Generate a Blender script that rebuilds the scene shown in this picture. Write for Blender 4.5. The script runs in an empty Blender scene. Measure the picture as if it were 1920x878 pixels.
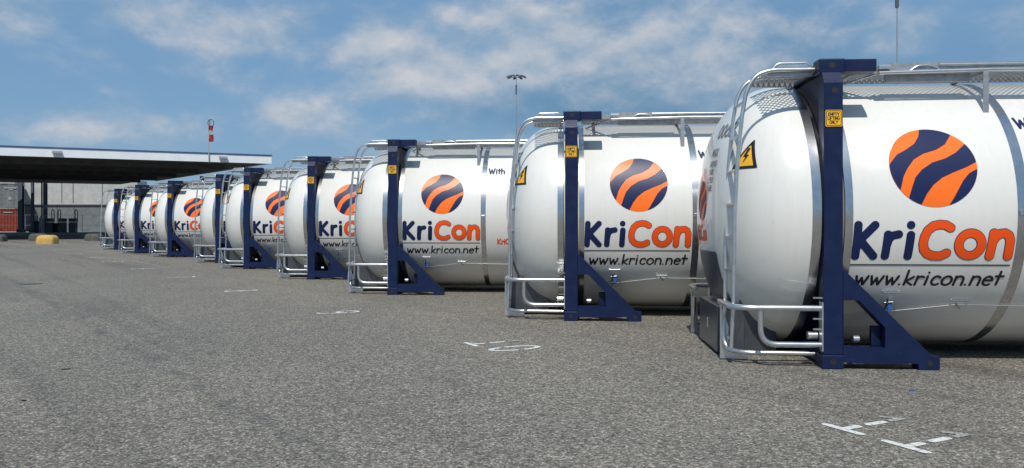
import bpy, math, random
import numpy as np
from mathutils import Vector, Matrix
random.seed(7)
R_ = math.radians
S = bpy.context.scene
COL = S.collection

# ------------------------------------------------------------------ camera
CAMH = 1.27; F = 1500.0; HOR = 414.0
cd = bpy.data.cameras.new('camera'); cam = bpy.data.objects.new('camera', cd); COL.objects.link(cam)
cd.sensor_width = 36; cd.lens = 36 * F / 1920; cd.shift_y = (HOR - 439) / 1920
cd.clip_start = 0.05; cd.clip_end = 4000
cam.location = (0, 0, CAMH); cam.rotation_euler = (math.pi / 2, 0, 0)
S.camera = cam

# ------------------------------------------------------------------ light
SUN_EL = 55.0; SUN_AZ = 188.0      # compass-like: 0 = +Y, 90 = +X ; the sun stands behind the camera
sdir = Vector((math.sin(R_(SUN_AZ)) * math.cos(R_(SUN_EL)), math.cos(R_(SUN_AZ)) * math.cos(R_(SUN_EL)), math.sin(R_(SUN_EL))))
sl = bpy.data.lights.new('sun', 'SUN'); sl.energy = 3.6; sl.angle = R_(0.5); sl.color = (1.0, 0.965, 0.9)
so = bpy.data.objects.new('sun', sl); COL.objects.link(so)
so.rotation_euler = (-sdir).to_track_quat('-Z', 'Y').to_euler()
SKY_STRENGTH = 0.08
S.view_settings.view_transform = 'Standard'
try: S.view_settings.look = 'None'
except Exception: pass
S.view_settings.gamma = 1; S.view_settings.use_curve_mapping = False
S.view_settings.exposure = 0.14

W = bpy.data.worlds.new('World'); S.world = W; W.use_nodes = True
nt = W.node_tree; N = nt.nodes; L = nt.links; N.clear()
def nd(t, **k):
    n = N.new(t)
    for a, b in k.items(): setattr(n, a, b)
    return n
def mth(op, a, b=None, c=None, clamp=False):
    n = nd('ShaderNodeMath', operation=op, use_clamp=clamp)
    for i, v in enumerate((a, b, c)):
        if v is None: continue
        if isinstance(v, (int, float)): n.inputs[i].default_value = v
        else: L.new(v, n.inputs[i])
    return n.outputs[0]
def mixc(f, a, b, bt='MIX'):
    n = nd('ShaderNodeMix', data_type='RGBA', blend_type=bt)
    for i, v in ((0, f), (6, a), (7, b)):
        if isinstance(v, (int, float)): n.inputs[i].default_value = v
        elif isinstance(v, tuple): n.inputs[i].default_value = v
        else: L.new(v, n.inputs[i])
    return n.outputs[2]
wo = nd('ShaderNodeOutputWorld'); bg = nd('ShaderNodeBackground'); bg.inputs[1].default_value = SKY_STRENGTH
L.new(bg.outputs[0], wo.inputs[0])
sky = nd('ShaderNodeTexSky', sky_type='NISHITA'); sky.sun_disc = False
sky.sun_elevation = R_(SUN_EL); sky.sun_rotation = R_(SUN_AZ); sky.air_density = 1.0; sky.dust_density = 0.6; sky.ozone_density = 2.5
tc = nd('ShaderNodeTexCoord')
def pxdir(x, y):
    return Vector(((x - 960) / F, 1, (HOR - y) / F)).normalized()
# soft cumulus: noise in sky direction, gathered in banks
mp = nd('ShaderNodeMapping'); L.new(tc.outputs['Generated'], mp.inputs[0]); mp.inputs['Scale'].default_value = (1, 1, 1.7)
mp.inputs['Location'].default_value = (0.3, 0.1, 0.0)
n1 = nd('ShaderNodeTexNoise'); L.new(mp.outputs[0], n1.inputs[0]); n1.inputs['Scale'].default_value = 9; n1.inputs['Detail'].default_value = 9; n1.inputs['Roughness'].default_value = 0.57; n1.inputs['Distortion'].default_value = 0.15
n2 = nd('ShaderNodeTexNoise'); L.new(mp.outputs[0], n2.inputs[0]); n2.inputs['Scale'].default_value = 2.6; n2.inputs['Detail'].default_value = 3
def blobs(lst):
    acc = None
    for (x, y, wx, wy, k) in lst:
        d = pxdir(x, y)
        s = nd('ShaderNodeVectorMath', operation='SUBTRACT'); L.new(tc.outputs['Generated'], s.inputs[0]); s.inputs[1].default_value = d
        m = nd('ShaderNodeVectorMath', operation='MULTIPLY'); L.new(s.outputs[0], m.inputs[0]); m.inputs[1].default_value = (F / wx, F / wx * .6, F / wy)
        l = nd('ShaderNodeVectorMath', operation='LENGTH'); L.new(m.outputs[0], l.inputs[0])
        r = nd('ShaderNodeMapRange', interpolation_type='SMOOTHSTEP'); L.new(l.outputs['Value'], r.inputs[0])
        r.inputs[1].default_value = 0; r.inputs[2].default_value = 1; r.inputs[3].default_value = k; r.inputs[4].default_value = 0
        acc = r.outputs[0] if acc is None else mth('ADD', acc, r.outputs[0])
    return acc
bright = blobs([(400, 45, 230, 75, .34), (720, 110, 180, 90, .42), (850, 60, 220, 90, .18), (1010, 90, 150, 100, .40), (10, 20, 120, 70, .3), (690, 180, 160, 30, .22),
                (1690, 65, 80, 60, .38), (490, 75, 130, 60, .2), (205, 120, 60, 40, .2), (560, 215, 90, 40, .26), (60, 235, 130, 45, .16), (300, 250, 140, 50, .16),
                (430, 145, 100, 50, .18), (1290, 60, 160, 90, .2), (1380, 145, 80, 50, .18), (1850, 50, 120, 70, .12), (300, 20, 90, 60, .1), (840, 140, 120, 60, .22), (780, 110, 440, 170, .22), (1250, 90, 460, 170, .24), (150, 240, 260, 60, .10), (560, 225, 200, 50, .12)])
dark = blobs([(1200, 190, 420, 160, .55), (1100, 80, 200, 160, .2), (1480, 120, 230, 150, .45), (900, 205, 260, 80, .25), (1850, 120, 250, 120, .2), (1250, 20, 300, 80, .15)])
f = mth('ADD', mth('SUBTRACT', mth('MULTIPLY', n1.outputs[0], 1.3), .15), mth('MULTIPLY', n2.outputs[0], 0.35))
# the same cloud noise a little higher up: where it thins out upwards, the sun catches the top
up_ = nd('ShaderNodeVectorMath', operation='ADD'); L.new(mp.outputs[0], up_.inputs[0]); up_.inputs[1].default_value = (0, 0, .035)
n4 = nd('ShaderNodeTexNoise'); L.new(up_.outputs[0], n4.inputs[0]); n4.inputs['Scale'].default_value = 9; n4.inputs['Detail'].default_value = 9; n4.inputs['Roughness'].default_value = .57; n4.inputs['Distortion'].default_value = .15
lit = mth('MULTIPLY', mth('SUBTRACT', n1.outputs[0], n4.outputs[0]), 3.0)
f = mth('ADD', f, bright)
mr = nd('ShaderNodeMapRange', interpolation_type='SMOOTHSTEP'); L.new(f, mr.inputs[0]); mr.inputs[1].default_value = 0.60; mr.inputs[2].default_value = 1.17
skyt = mixc(0.75, sky.outputs[0], (1.95, 3.85, 6.3, 1))
base = mixc(mth('MULTIPLY', dark, 0.8, clamp=True), skyt, (.72, 1.95, 3.3, 1))
# cloud body, a little darker where the clouds are thick
n3 = nd('ShaderNodeTexNoise'); L.new(mp.outputs[0], n3.inputs[0]); n3.inputs['Scale'].default_value = 14; n3.inputs['Detail'].default_value = 5
cc = mixc(mth('ADD', mth('MULTIPLY', n3.outputs[0], .8), lit, clamp=True), (3.3, 4.6, 6.1, 1), (7.1, 7.1, 7.4, 1))
fac = mth('MULTIPLY', mr.outputs[0], 0.86)
skyc = mixc(fac, base, cc)
L.new(skyc, bg.inputs[0])

# ------------------------------------------------------------------ materials
def lin(r, g, b):
    f = lambda c: ((c / 255 + .055) / 1.055) ** 2.4 if c > 10 else c / 255 / 12.92
    return (f(r), f(g), f(b), 1)
class MT:
    def __init__(s, name):
        s.m = bpy.data.materials.new(name); s.m.use_nodes = True; s.t = s.m.node_tree; s.b = s.t.nodes['Principled BSDF']
    def n(s, t, **k):
        n = s.t.nodes.new(t)
        for a, b in k.items(): setattr(n, a, b)
        return n
    def l(s, a, b): s.t.links.new(a, b)
    def coord(s, which='Object', scale=(1, 1, 1)):
        c = s.n('ShaderNodeTexCoord'); m = s.n('ShaderNodeMapping'); s.l(c.outputs[which], m.inputs[0]); m.inputs['Scale'].default_value = scale
        return m.outputs[0]
    def noise(s, v, sc, det=4, ro=.5, dist=0):
        n = s.n('ShaderNodeTexNoise'); s.l(v, n.inputs[0]); n.inputs['Scale'].default_value = sc; n.inputs['Detail'].default_value = det
        n.inputs['Roughness'].default_value = ro; n.inputs['Distortion'].default_value = dist
        return n.outputs[0]
    def ramp(s, f, pts):
        r = s.n('ShaderNodeValToRGB'); e = r.color_ramp.elements
        while len(e) < len(pts): e.new(.5)
        for q, (p, c) in zip(e, pts):
            q.position = p; q.color = c if len(c) == 4 else (*c, 1)
        s.l(f, r.inputs[0]); return r.outputs[0]
    def mix(s, f, a, b, bt='MIX'):
        n = s.n('ShaderNodeMix', data_type='RGBA', blend_type=bt)
        for i, v in ((0, f), (6, a), (7, b)):
            if isinstance(v, (int, float, tuple)): n.inputs[i].default_value = v
            else: s.l(v, n.inputs[i])
        return n.outputs[2]
    def bump(s, h, st, d=.01):
        b = s.n('ShaderNodeBump'); b.inputs['Strength'].default_value = st; b.inputs['Distance'].default_value = d
        s.l(h, b.inputs['Height']); s.l(b.outputs[0], s.b.inputs['Normal'])
    def set(s, **k):
        for a, v in k.items():
            i = s.b.inputs[a.replace('_', ' ')]
            if isinstance(v, (int, float, tuple)): i.default_value = v
            else: s.l(v, i)
        return s
def simple(name, col, rough=.5, metal=0., var=.12, scale=6, coat=0., spec=.5):
    m = MT(name); v = m.coord()
    c0 = tuple(x * (1 - var) for x in col[:3]) + (1,); c1 = tuple(min(1, x * (1 + var)) for x in col[:3]) + (1,)
    m.set(Base_Color=m.ramp(m.noise(v, scale, 5, .6), [(.3, c0), (.7, c1)]), Roughness=rough, Metallic=metal)
    m.b.inputs['Specular IOR Level'].default_value = spec
    if coat: m.set(Coat_Weight=coat, Coat_Roughness=.06)
    return m.m
M = {}
# white tank paint: faint rain streaks and dust that differ from one container to the next, glossy top coat
m = MT('white_paint'); v = m.coord()
oi = m.n('ShaderNodeObjectInfo')
def off(vec, k):
    cx = m.n('ShaderNodeCombineXYZ'); ml = m.n('ShaderNodeMath', operation='MULTIPLY'); m.l(oi.outputs['Random'], ml.inputs[0]); ml.inputs[1].default_value = k
    for i in range(3): m.l(ml.outputs[0], cx.inputs[i])
    ad = m.n('ShaderNodeVectorMath', operation='ADD'); m.l(vec, ad.inputs[0]); m.l(cx.outputs[0], ad.inputs[1]); return ad.outputs[0]
st = m.noise(off(m.coord(scale=(11, 6, .45)), 37.), 2.0, 5, .62)
c = m.mix(m.ramp(st, [(.50, (0, 0, 0)), (.82, (.22, .22, .22))]), (.735, .725, .68, 1), (.52, .50, .45, 1))
du = m.noise(off(v, 51.), 1.1, 6, .65)
c = m.mix(m.ramp(du, [(.48, (0, 0, 0)), (.75, (.22, .22, .22))]), c, (.50, .485, .44, 1))
m.set(Base_Color=c, Roughness=m.ramp(du, [(.3, (.26, .26, .26)), (.7, (.42, .42, .42))]), Coat_Weight=.7, Coat_Roughness=.06)
m.bump(m.noise(off(v, 23.), 1.9, 3, .5), .16, .03)
M['white'] = m.m
M['steel'] = simple('stainless_steel', (.56, .57, .59), .24, 1., .1, 12)
M['tube'] = simple('satin_steel_tube', (.60, .61, .62), .33, .9, .12, 9)
M['galv'] = simple('galvanised_steel', (.42, .43, .44), .45, .75, .2, 14)
M['cabinet'] = simple('grey_cabinet_steel', (.13, .14, .16), .3, .7, .15, 5)
M['navy'] = simple('navy_frame_paint', (.0035, .0115, .052), .42, 0., .14, 8, 0., .3)
m = MT('navy_frame_paint'); v = m.coord()
nz = m.noise(v, 8, 5, .6); sc_ = m.noise(m.coord(scale=(1, 1, .4)), 38, 5, .7)
c = m.ramp(nz, [(.3, (.0030, .0100, .046)), (.7, (.0042, .0130, .060))])
c = m.mix(m.ramp(sc_, [(.66, (0, 0, 0)), (.72, (.5, .5, .5))]), c, (.05, .06, .10, 1))
m.set(Base_Color=c, Roughness=m.ramp(nz, [(.3, (.34, .34, .34)), (.7, (.52, .52, .52))])); m.b.inputs['Specular IOR Level'].default_value = .35
m.bump(m.noise(v, 14, 3, .5), .12, .006)
M['navy'] = m.m
M['navy_dark'] = simple('navy_collar_paint', (.0035, .010, .042), .45, 0., .2, 8, 0., .3)
M['black'] = simple('black_rubber', (.012, .012, .014), .6, 0., .2)
M['orange'] = simple('orange_vinyl', (.93, .16, .010), .38, 0, .03, 3, 0., .4)
M['redorange'] = simple('red_orange_vinyl', (.86, .085, .006), .38, 0, .03, 3, 0., .4)
M['ink'] = simple('navy_vinyl', (.006, .014, .07), .4, 0, .08, 3, 0., .35)
M['inkblack'] = simple('black_vinyl', (.012, .012, .02), .4, 0, .08, 3)
M['textgrey'] = simple('grey_stencil', (.18, .19, .22), .5, 0, .2, 30)
M['yellow'] = simple('sign_yellow', (.84, .45, .014), .45, 0, .08, 9)
M['blueplastic'] = simple('blue_plastic', (.02, .09, .35), .4)
M['wire'] = simple('steel_wire', (.55, .55, .55), .4, .6)
M['fascia'] = simple('white_fascia', (.74, .77, .80), .5, 0, .05, 1.5)
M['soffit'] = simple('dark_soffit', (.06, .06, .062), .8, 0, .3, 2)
M['column'] = simple('grey_column_paint', (.085, .10, .13), .5, 0, .25, 3)
M['fasciatrim'] = simple('blue_trim', (.03, .08, .2), .5)
M['concrete'] = simple('concrete', (.32, .31, .28), .85, 0, .2, 5)
M['kerbstone'] = simple('light_kerb_concrete', (.40, .39, .36), .85, 0, .15, 3)
M['darkconcrete'] = simple('weathered_concrete', (.085, .08, .072), .9, 0, .35, 7)
M['yellowblock'] = simple('yellow_block_paint', (.50, .32, .085), .7, 0, .18, 9)
M['cream'] = simple('cream_panel', (.43, .425, .405), .6, 0, .14, 1.2)
M['greywall'] = simple('grey_panel', (.15, .165, .17), .65, 0, .2, 1.5)
M['greydoor'] = simple('grey_container_paint', (.17, .18, .175), .6, 0, .2, 3)
M['rust'] = simple('orange_container_paint', (.22, .036, .018), .7, 0, .3, 3)
M['pump'] = simple('dark_pump_casing', (.07, .085, .11), .5, 0, .2, 6)
M['pale'] = simple('pale_grey_casing', (.30, .36, .42), .5, 0, .1, 6)
M['red'] = simple('red_cloth', (.24, .018, .022), .8, 0, .2, 9)
M['whitecloth'] = simple('white_cloth', (.36, .34, .33), .8, 0, .2, 9)
M['roadpaint'] = None
m = MT('road_paint'); v = m.coord()
w = m.noise(v, 40, 5, .7)
m.set(Base_Color=m.ramp(w, [(.36, (.24, .235, .22)), (.46, (.58, .59, .56)), (.7, (.74, .75, .72))]), Roughness=.7); m.bump(m.noise(v, 90, 3, .6), .5, .004)
M['roadpaint'] = m.m
m = MT('worn_road_paint'); v = m.coord()
m.set(Base_Color=m.ramp(m.noise(v, 55, 5, .7), [(.42, (.17, .165, .155)), (.55, (.36, .36, .34)), (.7, (.5, .5, .48))]), Roughness=.8)
M['wornpaint'] = m.m
# chip-seal asphalt: individual stones, tyre lanes and stains
m = MT('chipseal_asphalt'); v = m.coord()
def voro(sc, rnd=1.0):
    n = m.n('ShaderNodeTexVoronoi'); m.l(v, n.inputs[0]); n.inputs['Scale'].default_value = sc; n.inputs['Randomness'].default_value = rnd
    return n
va = voro(85); vb = voro(40)
bw = m.n('ShaderNodeSeparateColor'); m.l(va.outputs['Color'], bw.inputs[0])
bw2 = m.n('ShaderNodeSeparateColor'); m.l(vb.outputs['Color'], bw2.inputs[0])
stone = m.ramp(bw.outputs[0], [(.0, (.035, .034, .032)), (.4, (.14, .134, .12)), (.8, (.26, .248, .226)), (1., (.62, .61, .58))])
stone2 = m.ramp(bw2.outputs[0], [(.0, (.075, .072, .066)), (.5, (.175, .167, .15)), (.9, (.275, .262, .238)), (1., (.45, .44, .42))])
c = m.mix(.42, stone, stone2)
gap = m.ramp(va.outputs['Distance'], [(.35, (1, 1, 1)), (.75, (.55, .55, .55))])
c = m.mix(.8, c, gap, 'MULTIPLY')
mid = m.ramp(m.noise(v, 5, 5, .65), [(.3, (.92, .92, .92)), (.7, (1.08, 1.07, 1.06))]); c = m.mix(1, c, mid, 'MULTIPLY')
mid2 = m.ramp(m.noise(v, 26, 4, .75), [(.3, (.84, .84, .84)), (.7, (1.17, 1.17, 1.16))]); c = m.mix(1, c, mid2, 'MULTIPLY')
big = m.ramp(m.noise(m.coord(scale=(1, .55, 1)), .33, 5, .55, .4), [(.32, (.84, .85, .87)), (.68, (1.14, 1.12, 1.08))]); c = m.mix(1, c, big, 'MULTIPLY')
# tyre lane smears running along the bay row
mpp = m.n('ShaderNodeMapping'); tcc = m.n('ShaderNodeTexCoord'); m.l(tcc.outputs['Object'], mpp.inputs[0])
mpp.inputs['Rotation'].default_value = (0, 0, R_(-38)); mpp2 = m.n('ShaderNodeMapping'); m.l(mpp.outputs[0], mpp2.inputs[0]); mpp2.inputs['Scale'].default_value = (.9, .05, 1)
lane = m.ramp(m.noise(mpp2.outputs[0], 1.0, 4, .55, .3), [(.33, (.72, .72, .74)), (.46, (1, 1, 1)), (1, (1.03, 1.03, 1.02))]); c = m.mix(1, c, lane, 'MULTIPLY')
c = m.mix(1, c, (1.055, 1.01, .935, 1), 'MULTIPLY')
# a darker joint wandering along the row of bays, and a second faint one
sx = m.n('ShaderNodeSeparateXYZ'); m.l(tcc.outputs['Object'], sx.inputs[0])
def mm(op, a, b=None, clamp=False):
    n = m.n('ShaderNodeMath', operation=op, use_clamp=clamp)
    for i, q in enumerate((a, b)):
        if q is None: continue
        if isinstance(q, (int, float)): n.inputs[i].default_value = q
        else: m.l(q, n.inputs[i])
    return n.outputs[0]
wob = mm('MULTIPLY', mm('SUBTRACT', m.noise(v, .7, 4, .6), .5), .9)
e0 = mm('ADD', mm('ADD', mm('ADD', sx.outputs[0], mm('MULTIPLY', sx.outputs[1], .76)), -2.28), wob)
for off, wd, st_ in ((0., .13, .55), (-5.2, .2, .3), (3.4, .16, .22)):
    dd = mm('ABSOLUTE', mm('ADD', e0, off))
    k_ = mm('SUBTRACT', 1, mm('DIVIDE', dd, wd), True)
    nz = m.ramp(m.noise(v, 2.2, 4, .7), [(.40, (0, 0, 0)), (.62, (1, 1, 1))])
    k2 = mm('MULTIPLY', mm('MULTIPLY', k_, st_), nz)
    c = m.mix(k2, c, (.045, .044, .05, 1))
m.set(Base_Color=c, Roughness=.78)
bh = m.n('ShaderNodeMath', operation='SUBTRACT'); bh.inputs[0].default_value = 1; m.l(va.outputs['Distance'], bh.inputs[1])
m.bump(bh.outputs[0], .55, .008)
M['asphalt'] = m.m
m = MT('tar_stain'); v = m.coord()
m.set(Base_Color=m.ramp(m.noise(v, 30, 4, .7), [(.3, (.035, .034, .036)), (.7, (.10, .098, .095))]), Roughness=.6); M['tar'] = m.m

# ------------------------------------------------------------------ mesh helpers
class MB:
    def __init__(s): s.v = []; s.f = []; s.sm = []; s.mi = []
    def add(s, vs, fs, smooth=False, mi=0):
        o = len(s.v); s.v += [tuple(p) for p in vs]; s.f += [tuple(i + o for i in f) for f in fs]; s.sm += [smooth] * len(fs); s.mi += [mi] * len(fs)
    def box(s, x0, x1, y0, y1, z0, z1, bev=0., mi=0):
        if bev <= 0:
            vs = [(x, y, z) for x in (x0, x1) for y in (y0, y1) for z in (z0, z1)]
            s.add(vs, [(0, 1, 3, 2), (4, 6, 7, 5), (0, 4, 5, 1), (2, 3, 7, 6), (0, 2, 6, 4), (1, 5, 7, 3)], mi=mi); return
        import bmesh
        bm = bmesh.new(); bmesh.ops.create_cube(bm, size=1)
        for q in bm.verts: q.co = ((x0 + x1) / 2 + q.co.x * (x1 - x0), (y0 + y1) / 2 + q.co.y * (y1 - y0), (z0 + z1) / 2 + q.co.z * (z1 - z0))
        bmesh.ops.bevel(bm, geom=bm.edges[:], offset=bev, segments=2, affect='EDGES', profile=.5)
        bm.verts.index_update(); s.add([q.co[:] for q in bm.verts], [[q.index for q in f.verts] for f in bm.faces], mi=mi); bm.free()
    def prism(s, poly, y0, y1, holes=None):      # polygon in x,z extruded along y (poly counter-clockwise), may be concave
        import bmesh
        bm = bmesh.new()
        vs = [bm.verts.new((x, y0, z)) for x, z in poly]; es = [bm.edges.new((vs[i], vs[(i + 1) % len(vs)])) for i in range(len(vs))]
        for h in holes or []:
            hv = [bm.verts.new((x, y0, z)) for x, z in h]; es += [bm.edges.new((hv[i], hv[(i + 1) % len(hv)])) for i in range(len(hv))]
        r = bmesh.ops.triangle_fill(bm, use_beauty=True, edges=es)
        fs = [g for g in r['geom'] if isinstance(g, bmesh.types.BMFace)]
        ex = bmesh.ops.extrude_face_region(bm, geom=fs)
        for q in ex['geom']:
            if isinstance(q, bmesh.types.BMVert): q.co.y = y1
        bmesh.ops.recalc_face_normals(bm, faces=bm.faces[:])
        bm.verts.index_update(); s.add([q.co[:] for q in bm.verts], [[q.index for q in f.verts] for f in bm.faces]); bm.free()
    def tube(s, pts, r, n=10, bend=0., closed=False):
        P = [Vector(p) for p in pts]
        if bend > 0 and not closed:
            Q = [P[0]]
            for i in range(1, len(P) - 1):
                a, b, c = P[i - 1], P[i], P[i + 1]; d1 = (a - b); d2 = (c - b); k = min(bend, d1.length * .48, d2.length * .48)
                if d1.normalized().dot(d2.normalized()) < -.995: Q.append(b); continue
                p0 = b + d1.normalized() * k; p2 = b + d2.normalized() * k
                for j in range(7):
                    t = j / 6; Q.append(p0 * (1 - t) ** 2 + b * 2 * t * (1 - t) + p2 * t * t)
            Q.append(P[-1]); P = Q
        rings = []; up = None
        for i, p in enumerate(P):
            if closed: t = (P[(i + 1) % len(P)] - P[i - 1])
            else: t = (P[min(i + 1, len(P) - 1)] - P[max(i - 1, 0)])
            t.normalize()
            if up is None: up = Vector((0, 0, 1)) if abs(t.z) < .9 else Vector((1, 0, 0))
            a = (up - t * up.dot(t)).normalized(); up = a; b = t.cross(a)
            rings.append([p + a * math.cos(2 * math.pi * k / n) * r + b * math.sin(2 * math.pi * k / n) * r for k in range(n)])
        vs = [q for g in rings for q in g]; m_ = len(rings); fs = []
        for i in range(m_ if closed else m_ - 1):
            j = (i + 1) % m_
            for k in range(n): fs.append((i * n + k, i * n + (k + 1) % n, j * n + (k + 1) % n, j * n + k))
        s.add(vs, fs, True)
        if not closed:
            s.add(rings[0], [tuple(range(n - 1, -1, -1))]); s.add(rings[-1], [tuple(range(n))])
    def revolve(s, prof, cz, n=96, smooth=True, a0=0., a1=2 * math.pi):   # prof: list of (u, r); axis along x at z=cz
        full = abs(a1 - a0 - 2 * math.pi) < 1e-6; m_ = n if full else n + 1; vs = []; fs = []
        for (u, r) in prof:
            for k in range(m_):
                a = a0 + (a1 - a0) * k / n; vs.append((u, -r * math.cos(a), cz + r * math.sin(a)))
        for i in range(len(prof) - 1):
            for k in range(n):
                k2 = (k + 1) % m_ if full else k + 1
                fs.append((i * m_ + k, i * m_ + k2, (i + 1) * m_ + k2, (i + 1) * m_ + k))
        s.add(vs, fs, smooth)
    def build(s, name, mat, parent=None, kind=None):
        me = bpy.data.meshes.new(name); me.from_pydata(s.v, [], s.f); me.validate(); me.update()
        for p, q, i in zip(me.polygons, s.sm, s.mi): p.use_smooth = q; p.material_index = i
        for mm in (mat if isinstance(mat, list) else [mat]): me.materials.append(mm)
        o = bpy.data.objects.new(name, me); COL.objects.link(o)
        if parent: o.parent = parent
        if kind: o['kind'] = kind
        return o
def one(name, mat, par, kind, *a, **k):
    m_ = MB(); getattr(m_, kind)(*a, **k); return m_.build(name, mat, par)
def empty(name, loc=(0, 0, 0), rz=0.):
    o = bpy.data.objects.new(name, None); COL.objects.link(o); o.location = loc; o.rotation_euler = (0, 0, rz); o.empty_display_size = .2; return o
def tag(o, label, cat, group=None):
    o['label'] = label; o['category'] = cat
    if group: o['group'] = group
    return o
def copy_tree(o, parent=None):
    c = o.copy(); COL.objects.link(c); c.parent = parent
    for ch in list(o.children): copy_tree(ch, c)
    return c

# ------------------------------------------------------------------ signed-distance lettering -> mesh
def seg_d(X, Y, a, b):
    ax, ay = a; bx, by = b; dx, dy = bx - ax, by - ay; l2 = dx * dx + dy * dy + 1e-12
    t = np.clip(((X - ax) * dx + (Y - ay) * dy) / l2, 0, 1)
    return np.hypot(X - ax - t * dx, Y - ay - t * dy)
def strokes_d(X, Y, strokes):
    d = np.full(X.shape, 1e9)
    for st in strokes:
        if len(st) == 1: d = np.minimum(d, np.hypot(X - st[0][0], Y - st[0][1]))
        for a, b in zip(st, st[1:]): d = np.minimum(d, seg_d(X, Y, a, b))
    return d
def poly_sd(X, Y, P):
    d = np.full(X.shape, 1e9); ins = np.zeros(X.shape, bool); n = len(P)
    for i in range(n):
        a, b = P[i], P[(i + 1) % n]; d = np.minimum(d, seg_d(X, Y, a, b))
        c = ((a[1] > Y) != (b[1] > Y)); 
        with np.errstate(divide='ignore', invalid='ignore'):
            xi = (b[0] - a[0]) * (Y - a[1]) / (b[1] - a[1] if b[1] != a[1] else 1e-12) + a[0]
        ins ^= (c & (X < xi))
    return np.where(ins, -d, d)
def field_mesh(mb, sd, x0, x1, y0, y1, step, mapf, mi=0):
    """marching-squares fill of sd<0 on a grid; mapf(a,b)->xyz"""
    nx = max(2, int(math.ceil((x1 - x0) / step))); ny = max(2, int(math.ceil((y1 - y0) / step)))
    xs = np.linspace(x0, x1, nx + 1); ys = np.linspace(y0, y1, ny + 1); X, Y = np.meshgrid(xs, ys, indexing='ij'); D = sd(X, Y)
    vid = {}; vs = []; fs = []
    def vert(key, a, b):
        if key not in vid: vid[key] = len(vs); vs.append(mapf(a, b))
        return vid[key]
    neg = D < 0
    anyc = neg[:-1, :-1] | neg[1:, :-1] | neg[:-1, 1:] | neg[1:, 1:]
    for i, j in np.argwhere(anyc):
        c = [(i, j), (i + 1, j), (i + 1, j + 1), (i, j + 1)]; poly = []
        for k in range(4):
            p, q = c[k], c[(k + 1) % 4]; dp, dq = D[p], D[q]
            if dp < 0: poly.append(vert(p, xs[p[0]], ys[p[1]]))
            if (dp < 0) != (dq < 0):
                t = dp / (dp - dq); a = xs[p[0]] + (xs[q[0]] - xs[p[0]]) * t; b = ys[p[1]] + (ys[q[1]] - ys[p[1]]) * t
                poly.append(vert((min(p, q), max(p, q)), a, b))
        if len(set(poly)) >= 3: fs.append(poly)
    mb.add(vs, fs, False, mi)
def arc(cx, cy, rx, ry, a0, a1, n=14):
    return [(cx + rx * math.cos(R_(a0 + (a1 - a0) * i / n)), cy + ry * math.sin(R_(a0 + (a1 - a0) * i / n))) for i in range(n + 1)]
# single-stroke rounded hand letters; x-height .62, cap height 1; (strokes, advance)
G = {
 'w': ([[(0, .62), (.15, 0), (.29, .5), (.44, 0), (.60, .62)]], .72),
 'k': ([[(0, 1), (0, 0)], [(.36, .58), (.03, .26), (.38, 0)]], .50),
 'r': ([[(0, .62), (0, 0)], [(0, .38)] + arc(.2, .38, .2, .22, 150, 50)], .42),
 'i': ([[(.04, .62), (.04, 0)], [(.04, .88)]], .27),
 'c': ([arc(.22, .31, .22, .31, 45, 315)], .47),
 'o': ([arc(.24, .31, .24, .31, 0, 360, 22)], .60),
 'n': ([[(0, .62), (0, 0)], [(0, .36)] + arc(.2, .40, .2, .22, 160, 0) + [(.4, 0)]], .54),
 'e': ([[(.03, .33), (.43, .36)] + arc(.22, .31, .22, .31, 10, 310)], .53),
 't': ([[(.13, .95), (.13, .05)], [(-.04, .64), (.34, .64)]], .45),
 'h': ([[(0, 1), (0, 0)], [(0, .36)] + arc(.2, .40, .2, .22, 160, 0) + [(.4, 0)]], .54),
 '.': ([[(0, .03)]], .20), ' ': ([], .4),
 'W': ([[(0, 1), (.22, 0), (.42, .8), (.62, 0), (.86, 1)]], 1.04),
 'K': ([[(0, 1), (0, 0)], [(.55, 1), (.05, .47), (.55, 0)]], .74),
 'C': ([arc(.4, .5, .4, .5, 50, 310)], .86),
 'E': ([[(.5, 1), (0, 1), (0, 0), (.5, 0)], [(0, .5), (.42, .5)]], .72), 'M': ([[(0, 0), (.05, 1), (.35, .3), (.65, 1), (.7, 0)]], .92),
 'P': ([[(0, 0), (0, 1), (.35, 1)] + arc(.35, .75, .18, .25, 80, -90, 6) + [(0, .5)]], .74), 'T': ([[(0, 1), (.6, 1)], [(.3, 1), (.3, 0)]], .78),
 'Y': ([[(0, 1), (.3, .5), (.6, 1)], [(.3, .5), (.3, 0)]], .78), 'L': ([[(0, 1), (0, 0), (.45, 0)]], .64), 'I': ([[(.05, 1), (.05, 0)]], .28),
 'F': ([[(.5, 1), (0, 1), (0, 0)], [(0, .5), (.42, .5)]], .68), 'N': ([[(0, 0), (0, 1), (.5, 0), (.5, 1)]], .72),
 'G': ([arc(.35, .5, .35, .5, 50, 330) + [(.68, .45), (.4, .45)]], .88), 'O': ([arc(.33, .5, .33, .5, 0, 360, 20)], .84),
 'A': ([[(0, 0), (.3, 1), (.6, 0)], [(.1, .35), (.5, .35)]], .78), 'R': ([[(0, 0), (0, 1), (.35, 1)] + arc(.35, .75, .18, .25, 80, -90, 6) + [(0, .5)], [(.3, .5), (.52, 0)]], .74),
 'S': ([arc(.26, .74, .26, .26, 40, 250, 8) + arc(.26, .26, .26, .26, 90, -150, 8)], .72), 'X': ([[(0, 0), (.5, 1)], [(.5, 0), (0, 1)]], .72),
 '0': ([arc(.26, .5, .26, .5, 0, 360, 20)], .74), '6': ([arc(.27, .3, .27, .3, 0, 360, 16), [(.03, .4), (.12, .75), (.4, 1)]], .74),
 '2': ([arc(.26, .72, .26, .28, 160, -30, 8) + [(0, 0), (.55, 0)]], .74),
}
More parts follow.
